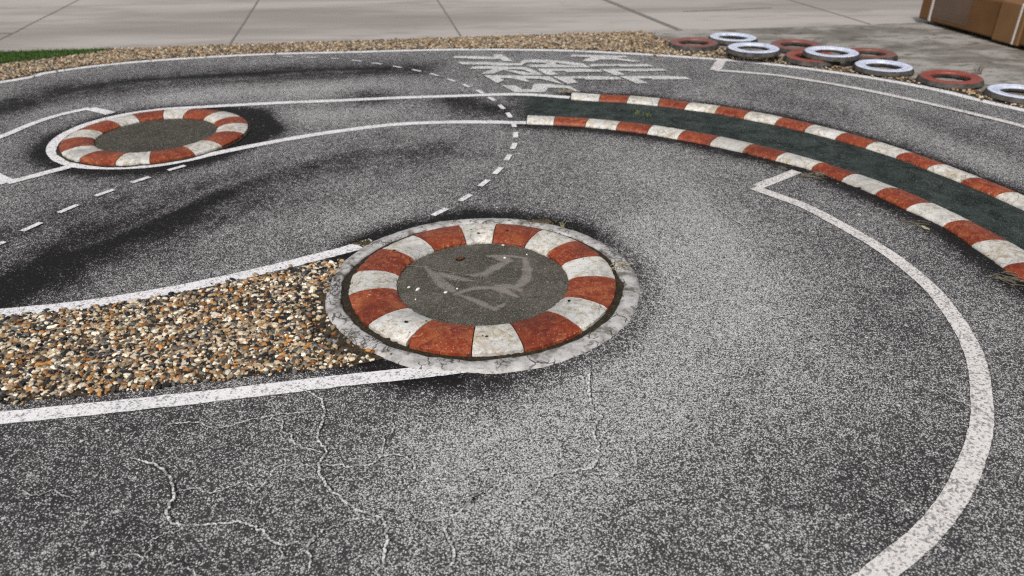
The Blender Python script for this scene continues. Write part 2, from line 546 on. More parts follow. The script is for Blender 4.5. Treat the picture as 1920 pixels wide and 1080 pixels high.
WEAR = [
    # rubbered-in racing lines
    ([(-60, 230), (120, 172), (260, 152), (420, 142), (600, 133), (760, 128)], 0.33, -0.31),
    ([(20, 540), (220, 470), (330, 420), (480, 350), (640, 300), (800, 285)], 0.22, -0.26),
    ([(-100, 620), (60, 470), (180, 420), (300, 370)], 0.30, -0.22),
    ([(460, 215), (490, 245)], 0.16, -0.50),
    ([(690, 175), (700, 185)], 0.20, -0.30),
    ([(850, 190), (930, 205)], 0.20, -0.35),
    ([(1000, 150), (1180, 160)], 0.25, -0.08),
    ([(1480, 370), (1640, 480), (1740, 640), (1760, 800), (1600, 1000)], 0.15, -0.06),
    ([(1500, 850), (1250, 1060)], 0.18, -0.03),
    ([(-100, 900), (80, 960), (300, 1010), (560, 1070)], 0.30, -0.11),
    ([(200, 800), (420, 800)], 0.15, -0.06),
    ([(1440, 180), (1700, 220), (1910, 290)], 0.22, -0.10),
    # patches where more pale stone shows
    ([(330, 178), (520, 168), (700, 160)], 0.26, 0.26),
    ([(560, 215), (700, 210)], 0.18, 0.22),
    ([(20, 225), (90, 210)], 0.2, 0.15),
    ([(920, 850), (1100, 760)], 0.26, 0.26),
    ([(1180, 720), (1260, 620), (1280, 520), (1260, 440)], 0.27, 0.42),
    ([(900, 900), (1100, 860)], 0.22, 0.14),
    ([(1250, 470), (1330, 560)], 0.30, 0.16),
    ([(1200, 300), (1280, 360)], 0.30, 0.16),
    ([(1300, 420), (1480, 600), (1500, 760)], 0.22, 0.14),
    ([(1000, 1000), (800, 960)], 0.25, 0.10),
    ([(640, 420), (760, 400)], 0.2, 0.14),
    ([(1600, 190), (1750, 260), (1900, 330)], 0.14, 0.16),
]
KERB_SHADE = []  # paths that the painted shade follows beside the kerbs

# kerb surveys (picture points: far edge / near edge of each joint between painted segments)
OUTER_KERB = [((1073, 174), (1070, 187)), ((1127, 178), (1123, 191)), ((1183, 180.5), (1175, 194)), ((1240, 185.5), (1233, 199.5)), ((1300, 193), (1283, 206)), ((1353, 200), (1340, 213.5)),
              ((1413, 210), (1393, 223.5)), ((1472, 221.5), (1452, 235)), ((1533, 235.5), (1507, 248)), ((1593, 251), (1565, 262.5)), ((1653, 268), (1622, 279)), ((1717, 289), (1678, 297)),
              ((1780, 312), (1737, 319)), ((1847, 337.5), (1800, 343.5)), ((1915, 365), (1865, 371)), ((1986, 396), (1932, 402)), ((2060, 431), (2002, 437)), ((2138, 471), (2076, 477)), ((2220, 517), (2154, 522))]
INNER_KERB = [((990, 217.5), (987, 233)), ((1043, 220), (1038, 235)), ((1107, 224), (1097, 238.5)), ((1167, 229.5), (1155, 244.5)), ((1230, 236.5), (1213, 252)), ((1290, 246), (1270, 262)),
              ((1355, 258), (1330, 273.5)), ((1418, 272), (1392, 287)), ((1482, 288.5), (1453, 302)), ((1550, 308), (1520, 319.5)), ((1617, 330), (1577, 340.5)), ((1687, 355.5), (1640, 366)),
              ((1757, 385), (1698, 394)), ((1825, 418), (1768, 426)), ((1897, 456), (1821, 462)), ((1970, 501), (1880, 503)), ((2046, 552), (1948, 552)), ((2126, 610), (2020, 608)), ((2210, 676), (2096, 672))]
KERB_SHADE.append(None)
KERB_SHADE.append(None)
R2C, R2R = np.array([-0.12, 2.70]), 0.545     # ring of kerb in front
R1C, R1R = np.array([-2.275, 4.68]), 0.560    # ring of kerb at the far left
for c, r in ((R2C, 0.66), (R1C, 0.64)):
    KERB_SHADE.append(np.array([c + r * np.array([math.cos(a), math.sin(a)]) for a in np.linspace(0, 2 * math.pi, 49)]))


def carry_on(pairs, count):
    """ground points of a kerb's joints, carried on round the bend past the edge of the photo"""
    far, near = list(G([q[0] for q in pairs], 0.013)), list(G([q[1] for q in pairs], 0.0))
    c = np.array([(f + n) / 2 for f, n in zip(far, near)])
    d1, d2 = c[-3] - c[-6], c[-1] - c[-4]
    turn = (math.atan2(d2[1], d2[0]) - math.atan2(d1[1], d1[0])) / 3
    L = np.linalg.norm(c[-1] - c[-4]) / 3
    w = np.mean([np.linalg.norm(f - n) for f, n in zip(far, near)][-6:])
    a = math.atan2(d2[1], d2[0]) + turn
    p = c[-1]
    side = np.sign(np.cross(d2, far[-1] - near[-1]))
    for _ in range(count):
        a += turn
        p = p + L * np.array([math.cos(a), math.sin(a)])
        n = np.array([-math.sin(a), math.cos(a)]) * side * w / 2
        far.append(p + n)
        near.append(p - n)
    return np.array(far), np.array(near)


def mat_edge_y(x):
    """line along which the paved track area stops against the concrete slabs"""
    return 7.21 + 0.1225 * (x + 4.77)


KERB_SHADE[0], KERB_SHADE[1] = smooth(carry_on(INNER_KERB, 8)[1], 3), smooth(carry_on(OUTER_KERB, 8)[0], 3)
NX, NY = 420, 330
xs = np.linspace(-9, 9, NX)
vs = np.linspace(0, 1, NY)
XX, VV = np.meshgrid(xs, vs)
YY = -4 + VV * (mat_edge_y(XX) - 0.02 + 4)
ZZ = np.zeros_like(XX)
verts = np.c_[XX.ravel(), YY.ravel(), ZZ.ravel()]
idx = np.arange(NX * NY).reshape(NY, NX)
faces = np.stack([idx[:-1, :-1], idx[:-1, 1:], idx[1:, 1:], idx[1:, :-1]], -1).reshape(-1, 4)
road = mesh('road', verts, faces, M['asphalt'])
at_ = road.data.attributes.new('wear', 'FLOAT', 'POINT')  # traffic wear plus the painted kerb shade
at_.data.foreach_set('value', wear_shade_at(verts[:, :2]).astype(np.float32))
tag(road, kind='structure')

# rough concrete apron behind the tyres
apr_low = G([(1180, 82), (1260, 86), (1350, 92), (1440, 102), (1500, 116), (1600, 130), (1700, 146), (1780, 160), (1860, 180), (1920, 195)])
apr_low = np.vstack([apr_low, [(4.7, 4.1), (5.9, 2.3), (6.7, 0.0), (9, -0.2)]])
up_ = [(9, mat_edge_y(9))] + [(x, mat_edge_y(x) + rng.normal(0, .006)) for x in np.linspace(8.6, 1.55, 24)]
left_ = [ground(p) for p in ((1228, 64), (1214, 68), (1205, 74), (1192, 79))]
mb = MB()
mb.poly(list(smooth(apr_low, 5)) + up_ + left_, 0.004)
apron = tag(mb.build('concrete_ground', M['rough_concrete'], flat=True), kind='structure')


# ------------------------------------------------------------------ stuff: gravel and grass
def inside(P, poly):
    x, y = P[:, 0], P[:, 1]
    r = np.zeros(len(P), bool)
    j = len(poly) - 1
    for i in range(len(poly)):
        xi, yi = poly[i]
        xj, yj = poly[j]
        c = ((yi > y) != (yj > y)) & (x < (xj - xi) * (y - yi) / (yj - yi + 1e-12) + xi)
        r ^= c
        j = i
    return r


def ico(sub):
    bm = bmesh.new()
    bmesh.ops.create_icosphere(bm, subdivisions=sub, radius=1)
    v = np.array([q.co[:] for q in bm.verts])
    f = np.array([[q.index for q in p.verts] for p in bm.faces])
    bm.free()
    return v, f


def scatter(poly, count, rmin, rmax, z, sub, spill=0.02, variants=6, sink=0.35, thin=False):
    poly = np.asarray(poly)
    lo, hi = poly.min(0) - spill, poly.max(0) + spill
    pts = np.zeros((0, 2))
    while len(pts) < count:
        q = rng.uniform(lo, hi, (count * 3, 2))
        q = q[inside(q + rng.normal(0, spill, q.shape) * rng.choice([0.6, 2.6], (len(q), 1), p=[0.93, 0.07]), poly)]
        if thin:                                # grime has washed over the stones beside the ring and the lower line
            dr = np.linalg.norm(q - R2C, axis=1) - 0.64
            keep = np.clip(dr / 0.16, 0.12, 1) + 0.9 * (q[:, 1] > 2.62)
            dl = np.array([np.min(np.linalg.norm(LOWP - e, axis=1)) for e in q])
            keep = keep * np.clip((dl - 0.03) / 0.10, 0.15, 1)
            q = q[rng.random(len(q)) < keep]
        pts = np.vstack([pts, q])
    if not thin:                                # the verge is nearly buried in dust behind the tyres
        pts = pts[rng.random(len(pts)) < np.clip(1.15 - (pts[:, 0] - 0.6) * 0.45, 0.38, 1)]
    pts = pts[:count]
    count = len(pts)
    v0, f0 = ico(sub)
    V, Fc = [], []
    bank = [v0 * (1 + rng.normal(0, 0.16, (len(v0), 1))) for _ in range(variants)]
    u = rng.random(count)
    R = rmin + (rmax - rmin) * u ** 2.2
    A = rng.random(count) * 2 * math.pi
    for i, (p, r, a) in enumerate(zip(pts, R, A)):
        v = bank[i % variants] * np.array([1.25, 0.85, 0.62]) * r
        tl = rng.normal(0, 0.35)
        ct, st = math.cos(tl), math.sin(tl)
        v = np.c_[v[:, 0], v[:, 1] * ct - v[:, 2] * st, v[:, 1] * st + v[:, 2] * ct]
        c, s = math.cos(a), math.sin(a)
        V.append(np.c_[v[:, 0] * c - v[:, 1] * s + p[0], v[:, 0] * s + v[:, 1] * c + p[1], v[:, 2] + z + r * sink + rng.random() * 0.0035])
        Fc.append(f0 + i * len(v0))
    return np.vstack(V), np.vstack(Fc)


def fast_mesh(name, V, Fc, mat, parent=None, sm=True):
    me = bpy.data.meshes.new(name)
    me.vertices.add(len(V))
    me.vertices.foreach_set('co', V.astype(np.float32).ravel())
    k = Fc.shape[1]
    me.loops.add(len(Fc) * k)
    me.loops.foreach_set('vertex_index', Fc.astype(np.int32).ravel())
    me.polygons.add(len(Fc))
    me.polygons.foreach_set('loop_start', np.arange(0, len(Fc) * k, k, dtype=np.int32))
    me.polygons.foreach_set('use_smooth', np.full(len(Fc), sm))
    me.update(calc_edges=True)
    me.validate()
    me.materials.append(mat)
    return link(bpy.data.objects.new(name, me), parent)


# near gravel bed between the two white lines
UP_PX = [(-120, 596), (0, 587), (163, 570), (326, 543), (448, 517.5), (570, 488), (640, 470), (676, 460), (700, 452)]
LOW_PX = [(-120, 795), (0, 783.5), (204, 763), (407, 741), (640, 713.6), (760, 701), (838, 692), (905, 684)]
bed_up = smooth(G([(-110, 606), (0, 598), (163, 582), (326, 556), (448, 531), (570, 503), (618, 490)]), 5)
ring_arc = [R2C + 0.635 * np.array([math.cos(a), math.sin(a)]) for a in np.radians(np.linspace(166, 232, 14))]
bed_low = smooth(G([(735, 670), (640, 690), (448, 709), (204, 738), (0, 757), (-110, 767)]), 5)
bed = np.array(list(bed_up) + ring_arc + list(bed_low))
mb = MB()
LOWP = smooth(G(LOW_PX), 12)
mb.poly(bed, 0.004)
bed_soil = tag(mb.build('gravel_bed', M['gravel_soil'], flat=True), kind='structure')
V, Fc = scatter(bed, 17000, 0.0038, 0.0122, 0.003, 1, 0.018, variants=24, thin=True)
gr = fast_mesh('gravel', V, Fc, M['pebbles'], sm=False)
tag(gr, 'coarse multicoloured gravel filling the wedge beside the front kerb ring', 'gravel', kind='stuff')

# long gravel verge outside the track edge line
edge_off = []
sel = outer_s[(outer_s[:, 1] > 1.0)]
T = np.gradient(sel, axis=0)
T /= np.linalg.norm(T, axis=1)[:, None]
edge_off = sel + np.c_[-T[:, 1], T[:, 0]] * 0.035
grass_low = G([(0, 123), (67, 115), (150, 105), (225, 94)])
grass_low = np.vstack([[(-8.8, 3.2), (-6.4, 5.2), (-5.3, 6.05)], grass_low])
top_edge = [(x, mat_edge_y(x)) for x in np.linspace(-3.98, 1.36, 30)]
verge_top = list(grass_low) + top_edge + [ground(p) for p in ((1235, 70), (1262, 86))] + list(smooth(apr_low, 5)[5:])
verge = np.array(list(edge_off) + verge_top[::-1])
mb = MB()
mb.poly(verge, 0.0075)
vs_ = tag(mb.build('gravel_verge', M['gravel_soil'], flat=True), kind='structure')
vis = verge.copy()
vis[:, 0] = np.clip(vis[:, 0], -5.6, 4.4)
vis = vis[(vis[:, 1] > 3.9)]
V, Fc = scatter(vis, 21000, 0.0060, 0.0150, 0.0075, 1, 0.02, sink=0.25)
gf = fast_mesh('gravel', V, Fc, M['pebbles_far'])
tag(gf, 'narrow band of tan gravel curving along the outer white edge line', 'gravel', kind='stuff')

# grass corner
gtop = [(x, mat_edge_y(x)) for x in np.linspace(-9, -3.95, 20)]
gpoly = np.array(list(grass_low) + gtop[::-1])
mb = MB()
mb.poly(gpoly, 0.011)
tag(mb.build('lawn_ground', M['gravel_soil'], flat=True), kind='structure')
n = 16000
lo, hi = np.array([-5.7, 5.7]), np.array([-3.8, 7.35])
q = rng.uniform(lo, hi, (n * 3, 2))
q = q[inside(q + rng.normal(0, 0.018, q.shape), gpoly)][:n]
h = rng.uniform(0.010, 0.030, len(q))
a = rng.random(len(q)) * 2 * math.pi
lean = rng.normal(0, 0.014, (len(q), 2))
wv = np.c_[np.cos(a), np.sin(a)] * 0.0028
b0 = np.c_[q - wv, np.full(len(q), 0.011)]
b1 = np.c_[q + wv, np.full(len(q), 0.011)]
tp = np.c_[q + lean, 0.011 + h]
V = np.stack([b0, b1, tp], 1).reshape(-1, 3)
Fc = np.arange(len(V)).reshape(-1, 3)
go = fast_mesh('grass', V, Fc, M['grass'], sm=False)
tag(go, 'thin wedge of dark green grass against the concrete slab', 'grass', kind='stuff')

# ------------------------------------------------------------------ painted markings (parts of the road)
zc = [0.0022]


def nz():
    zc[0] += 0.00035
    return zc[0]


def line(name, px, w, mat='paint', n=8, jitter=0.0015):
    z = nz()
    P = smooth(G(px, z), n) if not isinstance(px, np.ndarray) else px
    P = P + rng.normal(0, jitter, P.shape) * 0.5
    ww = w * (1 + rng.normal(0, 0.02, len(P)))
    return MB().ribbon(P, ww, z).build(name, M[mat], road, flat=True)


line('edge_line', outer_s, 0.085)
line('edge_line', [(1068, 182.5), (973, 176.7), (853, 179.7), (740, 183.5), (640, 188), (540, 192), (467, 195.5), (367, 201.0), (300, 205.5), (233, 215), (170, 230.5), (128, 248), (105, 264), (97.5, 279), (104, 293), (118, 302),
                   (142, 309.5), (177, 313), (233, 313.3), (290, 309.5), (345, 300.5), (417, 284.5), (500, 268), (570, 255.5), (640, 245), (740, 233.3), (853, 228.6), (986, 229.8)], 0.066)
line('edge_line', UP_PX, 0.072)
line('edge_line', LOW_PX, 0.066)
box_near = [(1498, 319.5), (1455, 336), (1413, 351.5)]
BOXC = [(1413, 351.5), (1460, 368), (1513, 388), (1599, 434), (1669, 477), (1739, 534), (1785, 588), (1820, 649), (1834, 692), (1840, 740), (1841, 790), (1831, 838), (1808, 898), (1770, 961), (1722, 1013), (1635, 1084), (1540, 1150)]
line('grid_line', BOXC, 0.064, 'paint_worn')
line('grid_line', [(1494, 321), (1455, 336.2), (1421, 349.5)], 0.064, 'paint_worn', 4)
line('grid_line', [(-60, 276), (0, 256.7), (60, 232), (110, 215.5), (168, 202.5)], 0.060)
line('grid_line', [(168, 203.5), (190, 208), (207, 212.5)], 0.075, n=4)
line('grid_line', [(-60, 306), (0, 335), (16, 341.5)], 0.080, n=4)
line('grid_line', [(14, 342), (70, 328), (130, 312)], 0.064, n=4)
line('grid_line', [(1353, 113.5), (1347, 122), (1341, 131.5)], 0.085, 'paint_worn', 4)
line('grid_line', [(1341, 131.3), (1410, 136.5), (1480, 144), (1613, 166.7), (1747, 195), (1847, 218.5), (1920, 237), (2050, 276)], 0.060, 'paint_worn')

DASH = [((530, 105.3), (550, 106.2)), ((575, 107.3), (593, 107.6)), ((620, 109.2), (635, 110)), ((660, 112.8), (677, 114.4)), ((698, 117.6), (716, 120)), ((736.7, 123.6), (753, 126.6)), ((773, 130), (789, 133.6)),
        ((806.7, 137.4), (822, 142)), ((839, 147.4), (853, 152.6)), ((868, 158), (880.7, 163)), ((894, 168.4), (906, 175)), ((916.7, 182), (927, 188.4)), ((936.5, 196.5), (944.5, 204)), ((951.5, 211), (957.5, 220)),
        ((962, 230), (965, 238)), ((966.8, 247.5), (966.8, 257.8)), ((965.7, 268), (961, 279)), ((956, 289.5), (949, 300.5)), ((940, 313.5), (927, 326)), ((915, 337), (899.5, 349)), ((882, 364.5), (862, 376.5)), ((838, 390.5), (811.5, 403.5)),
        ((347, 310), (315, 319)), ((281, 331.3), (247, 342)), ((213, 355), (179, 367)), ((146, 383.2), (110, 398.5)), ((77, 417), (41, 433)), ((8, 452.5), (-30, 470))]
mb = MB()
z = nz()
for kd, (a, b) in enumerate(DASH):
    A, B = ground(a, z), ground(b, z)
    mb.ribbon(np.array([A, (A + B) / 2, B]), 0.024 if kd < 10 else 0.032, z)
mb.build('dashed_line', M['paint'], road, flat=True)

# big letters lying across the track
A12, B12, C8 = (lambda p: (840 + p[0] / 12, 95 + p[1] / 12)), (lambda p: (960 + p[0] / 12, 95 + p[1] / 12)), (lambda p: (1060 + p[0] / 8, 95 + p[1] / 8))
LET = [
    (A12, [(95, 163), (150, 118), (600, 122), (1040, 137), (1000, 110), (1060, 84), (1210, 80), (1330, 150), (1470, 236), (1250, 233), (1185, 186), (1000, 190), (640, 186), (400, 172)]),
    (A12, [(218, 262), (300, 250), (900, 258), (1625, 285), (1640, 260), (1690, 212), (1765, 262), (1690, 300), (1665, 328), (1100, 338), (800, 312), (335, 308)]),
    (A12, [(500, 410), (560, 362), (700, 345), (1250, 350), (1780, 375), (2140, 540), (1940, 520), (1690, 425), (1480, 412), (1230, 440), (1010, 516), (750, 520), (900, 450), (1020, 410), (640, 405)]),
    (A12, [(1240, 446), (1430, 438), (1680, 472), (1900, 505), (2120, 544), (1700, 546), (1560, 512), (1380, 466)]),
    (A12, [(800, 550), (1500, 555), (2280, 580), (2610, 765), (2520, 738), (2160, 652), (2080, 634), (1740, 627), (1840, 696), (1760, 696), (1450, 622), (1180, 612), (1260, 660), (1120, 727), (1080, 715)]),
    (A12, [(1200, 770), (1540, 790), (1660, 866), (1880, 872), (1930, 745), (2250, 745), (2720, 790), (2970, 918), (2860, 912), (2680, 842), (2260, 832), (2180, 932), (1500, 937)]),
    (B12, [(255, 212), (420, 196), (850, 205), (1200, 238), (1450, 270), (1600, 285), (1770, 375), (1540, 372), (1460, 335), (1180, 300), (1040, 268), (760, 282), (700, 268), (330, 262)]),
    (B12, [(320, 328), (400, 310), (740, 310), (790, 276), (1010, 274), (970, 306), (1200, 322), (1450, 336), (1530, 374), (1300, 376), (700, 373), (430, 367)]),
    (B12, [(550, 405), (1480, 400), (1950, 422), (2060, 467), (1650, 477), (1230, 482), (1200, 457), (890, 462), (1050, 527), (860, 547), (760, 532)]),
    (lambda p: p, [(1036.7, 143.3), (1120, 142.4), (1160, 144.4), (1168.7, 148.8), (1098.7, 149.2), (1096, 147.1), (1073.7, 147.1), (1083.7, 155), (1064, 156.8)]),
    (C8, [(70, 86), (110, 60), (900, 75), (945, 100), (750, 104), (1150, 160), (1000, 166), (740, 132), (520, 132), (420, 161), (260, 156), (310, 122), (400, 96)]),
    (C8, [(340, 215), (420, 200), (1240, 205), (1330, 236), (820, 239), (800, 226), (390, 236)]),
    (C8, [(510, 275), (1460, 270), (1530, 301), (980, 311), (960, 301), (780, 301), (900, 361), (740, 366), (560, 291)]),
    (C8, [(810, 381), (1500, 380), (1800, 390), (1880, 426), (1310, 431), (1300, 416), (1090, 416), (1240, 486), (1070, 491)]),
]
z = nz()
for f, pts in LET:
    mb = MB()
    mb.poly(G([f(p) for p in pts], z), z)
    zc[0] += 0.0002
    mb.build('lettering', M['lettering'], road, flat=True)

# cracks
H7 = lambda p: (p[0] / 2, 720 + p[1] / 2)
H8 = lambda p: (960 + p[0] / 2, 680 + p[1] / 2)
H6 = lambda p: (1280 + p[0] / 2.572, 280 + p[1] / 2.572)
CR = [
    (H7, [(1140, 30), (1200, 70), (1215, 130), (1190, 200), (1215, 265), (1190, 320), (1215, 380), (1270, 430), (1330, 480), (1420, 510), (1450, 560), (1440, 640), (1440, 700)], 1.0),
    (H7, [(1200, 312), (1300, 318), (1380, 315), (1430, 285), (1480, 275), (1550, 310), (1545, 350), (1580, 378), (1640, 368), (1730, 370), (1780, 330), (1860, 335), (1880, 360), (1850, 400), (1780, 440), (1690, 520), (1670, 570), (1700, 620), (1690, 680), (1640, 712)], 0.9),
    (H8, [(-160, 535), (-100, 505), (0, 540), (80, 500), (110, 450), (200, 420), (290, 410), (320, 370), (330, 320), (305, 260), (330, 215), (295, 170), (290, 100), (285, 30)], 1.1),
    (H8, [(-40, 360), (20, 420), (80, 470), (110, 500)], 0.6),
    (H7, [(490, 290), (540, 300), (600, 320), (630, 350), (655, 420), (625, 500), (660, 535), (760, 540), (880, 530), (940, 540), (990, 570), (1050, 610), (1130, 605)], 0.95),
    (H7, [(620, 160), (720, 155), (820, 172), (900, 155), (1010, 130), (1100, 120), (1190, 110)], 0.55),
    (H7, [(1165, 720), (1160, 620), (1180, 580), (1165, 570)], 0.6),
    (H7, [(380, 660), (470, 655), (550, 665), (590, 700)], 0.5),
    (H6, [(100, 270), (150, 285), (220, 330), (310, 390)], 0.5),
    (H6, [(350, 880), (420, 835), (480, 820), (560, 845), (640, 870)], 0.5),
    (H6, [(500, 950), (600, 910), (690, 895), (770, 905)], 0.5),
    (H8, [(720, 50), (790, 55), (870, 60), (890, 10)], 0.4),
    (H8, [(330, 320), (420, 300), (470, 310), (560, 250), (620, 262), (700, 225)], 0.5),
    (H8, [(330, 215), (400, 180), (450, 190), (540, 130)], 0.45),
    (H8, [(110, 450), (60, 420), (0, 430), (-60, 400), (-110, 410)], 0.6),
    (H7, [(1430, 285), (1440, 210), (1480, 180), (1470, 120)], 0.5),
    (H7, [(655, 420), (740, 400), (800, 420), (900, 380), (980, 395)], 0.5),
    (H7, [(60, 400), (140, 430), (200, 410), (290, 450)], 0.45),
    (H8, [(1560, 110), (1620, 130), (1700, 165), (1760, 190), (1830, 250)], 0.45),
    (H8, [(785, 530), (800, 550), (822, 575)], 0.5),
]
crng = np.random.default_rng(21)
CR = [(G([f(p) for p in pts]), k) for f, pts, k in CR]
for P, k in list(CR):
    if k < 0.55: continue
    for _ in range(int(0.6 + 1.9 * k)):
        p = P[crng.integers(1, len(P) - 1)].copy()
        a = crng.uniform(0, 2 * math.pi)
        q = [p.copy()]
        for _s in range(crng.integers(4, 10)):
            a += crng.normal(0, 0.55)
            p = p + np.array([math.cos(a), math.sin(a)]) * crng.uniform(0.025, 0.05)
            q.append(p.copy())
        q = np.array(q)
        if (np.linalg.norm(q - R2C, axis=1) < 0.68).any() or (q[:, 1] > 2.0).any(): continue
        CR.append((q, crng.uniform(0.35, 0.6)))
lip, void = MB(), MB()
z1, z2 = nz(), nz() + 0.0004
for P0, k in CR:
    P = smooth(P0, 16)
    nrm = np.gradient(P, axis=0)
    nrm /= np.maximum(np.linalg.norm(nrm, axis=1), 1e-9)[:, None]
    nrm = np.c_[-nrm[:, 1], nrm[:, 0]]
    jit = np.convolve(rng.normal(0, 0.006, len(P) + 4), np.ones(5) / 5, 'valid') + rng.normal(0, 0.0014, len(P))
    P = P + nrm * jit[:, None]
    env = np.minimum(1, np.minimum(np.arange(len(P)), np.arange(len(P))[::-1]) / 8.0 + 0.25)
    lip.ribbon(P + nrm * 0.0015, (0.0066 * k * env) * rng.uniform(0.45, 1.4, len(P)), z1)
    wv = 0.0046 * k * env * np.clip(rng.normal(0.32, 0.3, len(P)), 0.02, 0.9)
    void.ribbon(P - nrm * 0.004, wv, z2)
lp = lip.build('crack', M['crack_lip'], road, flat=True)
void.build('crack', M['crack'], road, flat=True)

# green surfaced strip between the two curved kerbs
gt = smooth(np.vstack([G([(944, 179), (1000, 180), (1050, 183)]), carry_on(OUTER_KERB, 8)[1]]), 4)
gb = smooth(np.vstack([G([(978, 222), (984, 222), (990, 222)]), carry_on(INNER_KERB, 8)[0]]), 4)
m = min(len(gt), len(gb))
gt, gb = gt[:m], gb[:m]
V, Fc, fade, nn = [], [], [], 7
for i in range(m):
    for k in range(nn):
        p = gt[i] * (1 - k / (nn - 1)) + gb[i] * (k / (nn - 1))
        V.append((p[0], p[1], 0.0018))
        fade.append(min(1.0, max(0.0, (p[0] + 0.06) / 0.30)))
for i in range(m - 1):
    for k in range(nn - 1):
        Fc.append((i * nn + k, (i + 1) * nn + k, (i + 1) * nn + k + 1, i * nn + k + 1))
Fc = [f[::-1] for f in Fc]
gs = mesh('green_strip', V, Fc, M['green'], road)
for nm, val in (('fade', fade), ('wear', [0.28] * len(V))):
    at_ = gs.data.attributes.new(nm, 'FLOAT', 'POINT')
    at_.data.foreach_set('value', np.array(val, np.float32))


# ------------------------------------------------------------------ kerbs
def hump(t, h0, hm, h1):
    """cross profile of a worn cast kerb: t 0..1 across"""
    e = (h0 * (1 - t) + h1 * t)
    return e + (hm - e) * math.sin(math.pi * t) ** 0.6


def kerb_segment(parent, A, B, colour, h0, hm, h1, gap=0.0022, na=7, nt=13, base=0.0):
    """A, B: near and far edge polylines of this segment (same length)"""
    A, B = np.array(A), np.array(B)
    V, Fc = [], []
    for i in range(len(A)):
        for k in range(nt):
            t = k / (nt - 1)
            p = A[i] * (1 - t) + B[i] * t
            zz = hump(t, h0, hm, h1) + rng.normal(0, 0.0005)
            V.append([p[0], p[1], zz])
    V = np.array(V)
    g = V.reshape(len(A), nt, 3)
    d0 = g[1] - g[0]; d0 = d0 / np.linalg.norm(d0[:, :2], axis=1)[:, None]
    d1 = g[-1] - g[-2]; d1 = d1 / np.linalg.norm(d1[:, :2], axis=1)[:, None]
    g[0, :, :2] += d0[:, :2] * gap
    g[-1, :, :2] -= d1[:, :2] * gap
    # ragged outer lips
    ed = np.abs(rng.normal(0, 0.0022, (len(A), 1))) * (1 + 2.5 * (rng.random((len(A), 1)) > 0.88))
    cx = g[:, 1, :2] - g[:, 0, :2]
    g[:, 0, :2] += ed * cx / np.linalg.norm(cx, axis=1)[:, None]
    cx = g[:, -2, :2] - g[:, -1, :2]
    g[:, -1, :2] += ed[::-1] * cx / np.linalg.norm(cx, axis=1)[:, None]
    V = [tuple(q) for q in g.reshape(-1, 3)]
    n = len(A)
    I = lambda i, k: i * nt + k
    for i in range(n - 1):
        for k in range(nt - 1):
            Fc.append((I(i, k), I(i + 1, k), I(i + 1, k + 1), I(i, k + 1)))
    rim = [I(i, 0) for i in range(n)] + [I(n - 1, k) for k in range(1, nt)] + [I(i, nt - 1) for i in range(n - 2, -1, -1)] + [I(0, k) for k in range(nt - 2, 0, -1)]
    b = len(V)
    V += [(V[r][0], V[r][1], base) for r in rim]
    L = len(rim)
    for i in range(L):
        j = (i + 1) % L
        Fc.append((rim[i], b + i, b + j, rim[j]))
    cr = np.cross(np.array(V[Fc[0][1]]) - np.array(V[Fc[0][0]]), np.array(V[Fc[0][2]]) - np.array(V[Fc[0][0]]))
    if cr[2] < 0:
        Fc = [f[::-1] for f in Fc]
    off = np.array(parent.location)
    V = [np.array(v) - off for v in V]
    o = mesh('kerb_segment', V, Fc, M[colour], parent)
    me = o.data
    bm = bmesh.new(); bm.from_mesh(me)
    for e in bm.edges:
        if len(e.link_faces) == 2 and e.calc_face_angle(0) > 0.9:
            e.smooth = False
    bm.to_mesh(me); bm.free()
    o['label'] = 'red painted segment' if colour == 'red' else 'off white painted segment'
    return o


def curved_kerb(label, pairs, hm):
    far, near = carry_on(pairs, 8)
    n = 10
    fs, ns = smooth(far, n), smooth(near, n)      # n steps per segment
    mid = (far[0] + near[0]) / 2
    t = thing('curved_kerb', label, 'kerb', (float(mid[0]), float(mid[1]), 0), group='long red and white kerbs along the green strip')
    for i in range(len(far) - 1):
        kerb_segment(t, ns[i * n:(i + 1) * n + 1], fs[i * n:(i + 1) * n + 1], 'white' if i % 2 == 0 else 'red', 0.007, hm, 0.013)
    # dark joint compound under the gaps
    mbj = MB()
    C = (fs + ns) / 2 - mid
    W = np.linalg.norm(fs - ns, axis=1) * 0.86
    mbj.ribbon(C, W, 0.004)
    mbj.build('joint_bed', M['soil'], t, flat=True)
    return t


curved_kerb('outer red and white kerb on the far side of the green strip', OUTER_KERB, 0.030)
curved_kerb('inner red and white kerb on the near side of the green strip', INNER_KERB, 0.033)


def ring_point(c, r, a):
    return c + r * np.array([math.cos(a), math.sin(a)])


def ring_kerb(name, label, c, r_in, r_out, px_out, z_e, first, hm, h_in, h_out):
    t = thing(name, label, 'kerb', (float(c[0]), float(c[1]), 0), group='round red and white kerbs')
    ang = []
    for p in px_out:
        q = ground(p, z_e) - c
        ang.append(math.atan2(q[1], q[0]))
    a = np.unwrap(np.array(ang))
    if a[-1] < a[0]:
        full = a[0] - 2 * math.pi
    else:
        full = a[0] + 2 * math.pi
    a = np.append(a, full)
    # keep segment lengths close to what a mason would cast
    u = np.linspace(a[0], a[-1], len(a))
    a = 0.72 * a + 0.28 * u
    for i in range(len(a) - 1):
        sub = np.linspace(a[i], a[i + 1], 17)
        wob = 1 + rng.normal(0, 0.0025)
        A = [ring_point(c, r_out * wob, x) for x in sub]
        B = [ring_point(c, r_in, x) for x in sub]
        col = first if i % 2 == 0 else ('red' if first == 'white' else 'white')
        kerb_segment(t, A, B, col, h_out, hm, h_in)
    return t


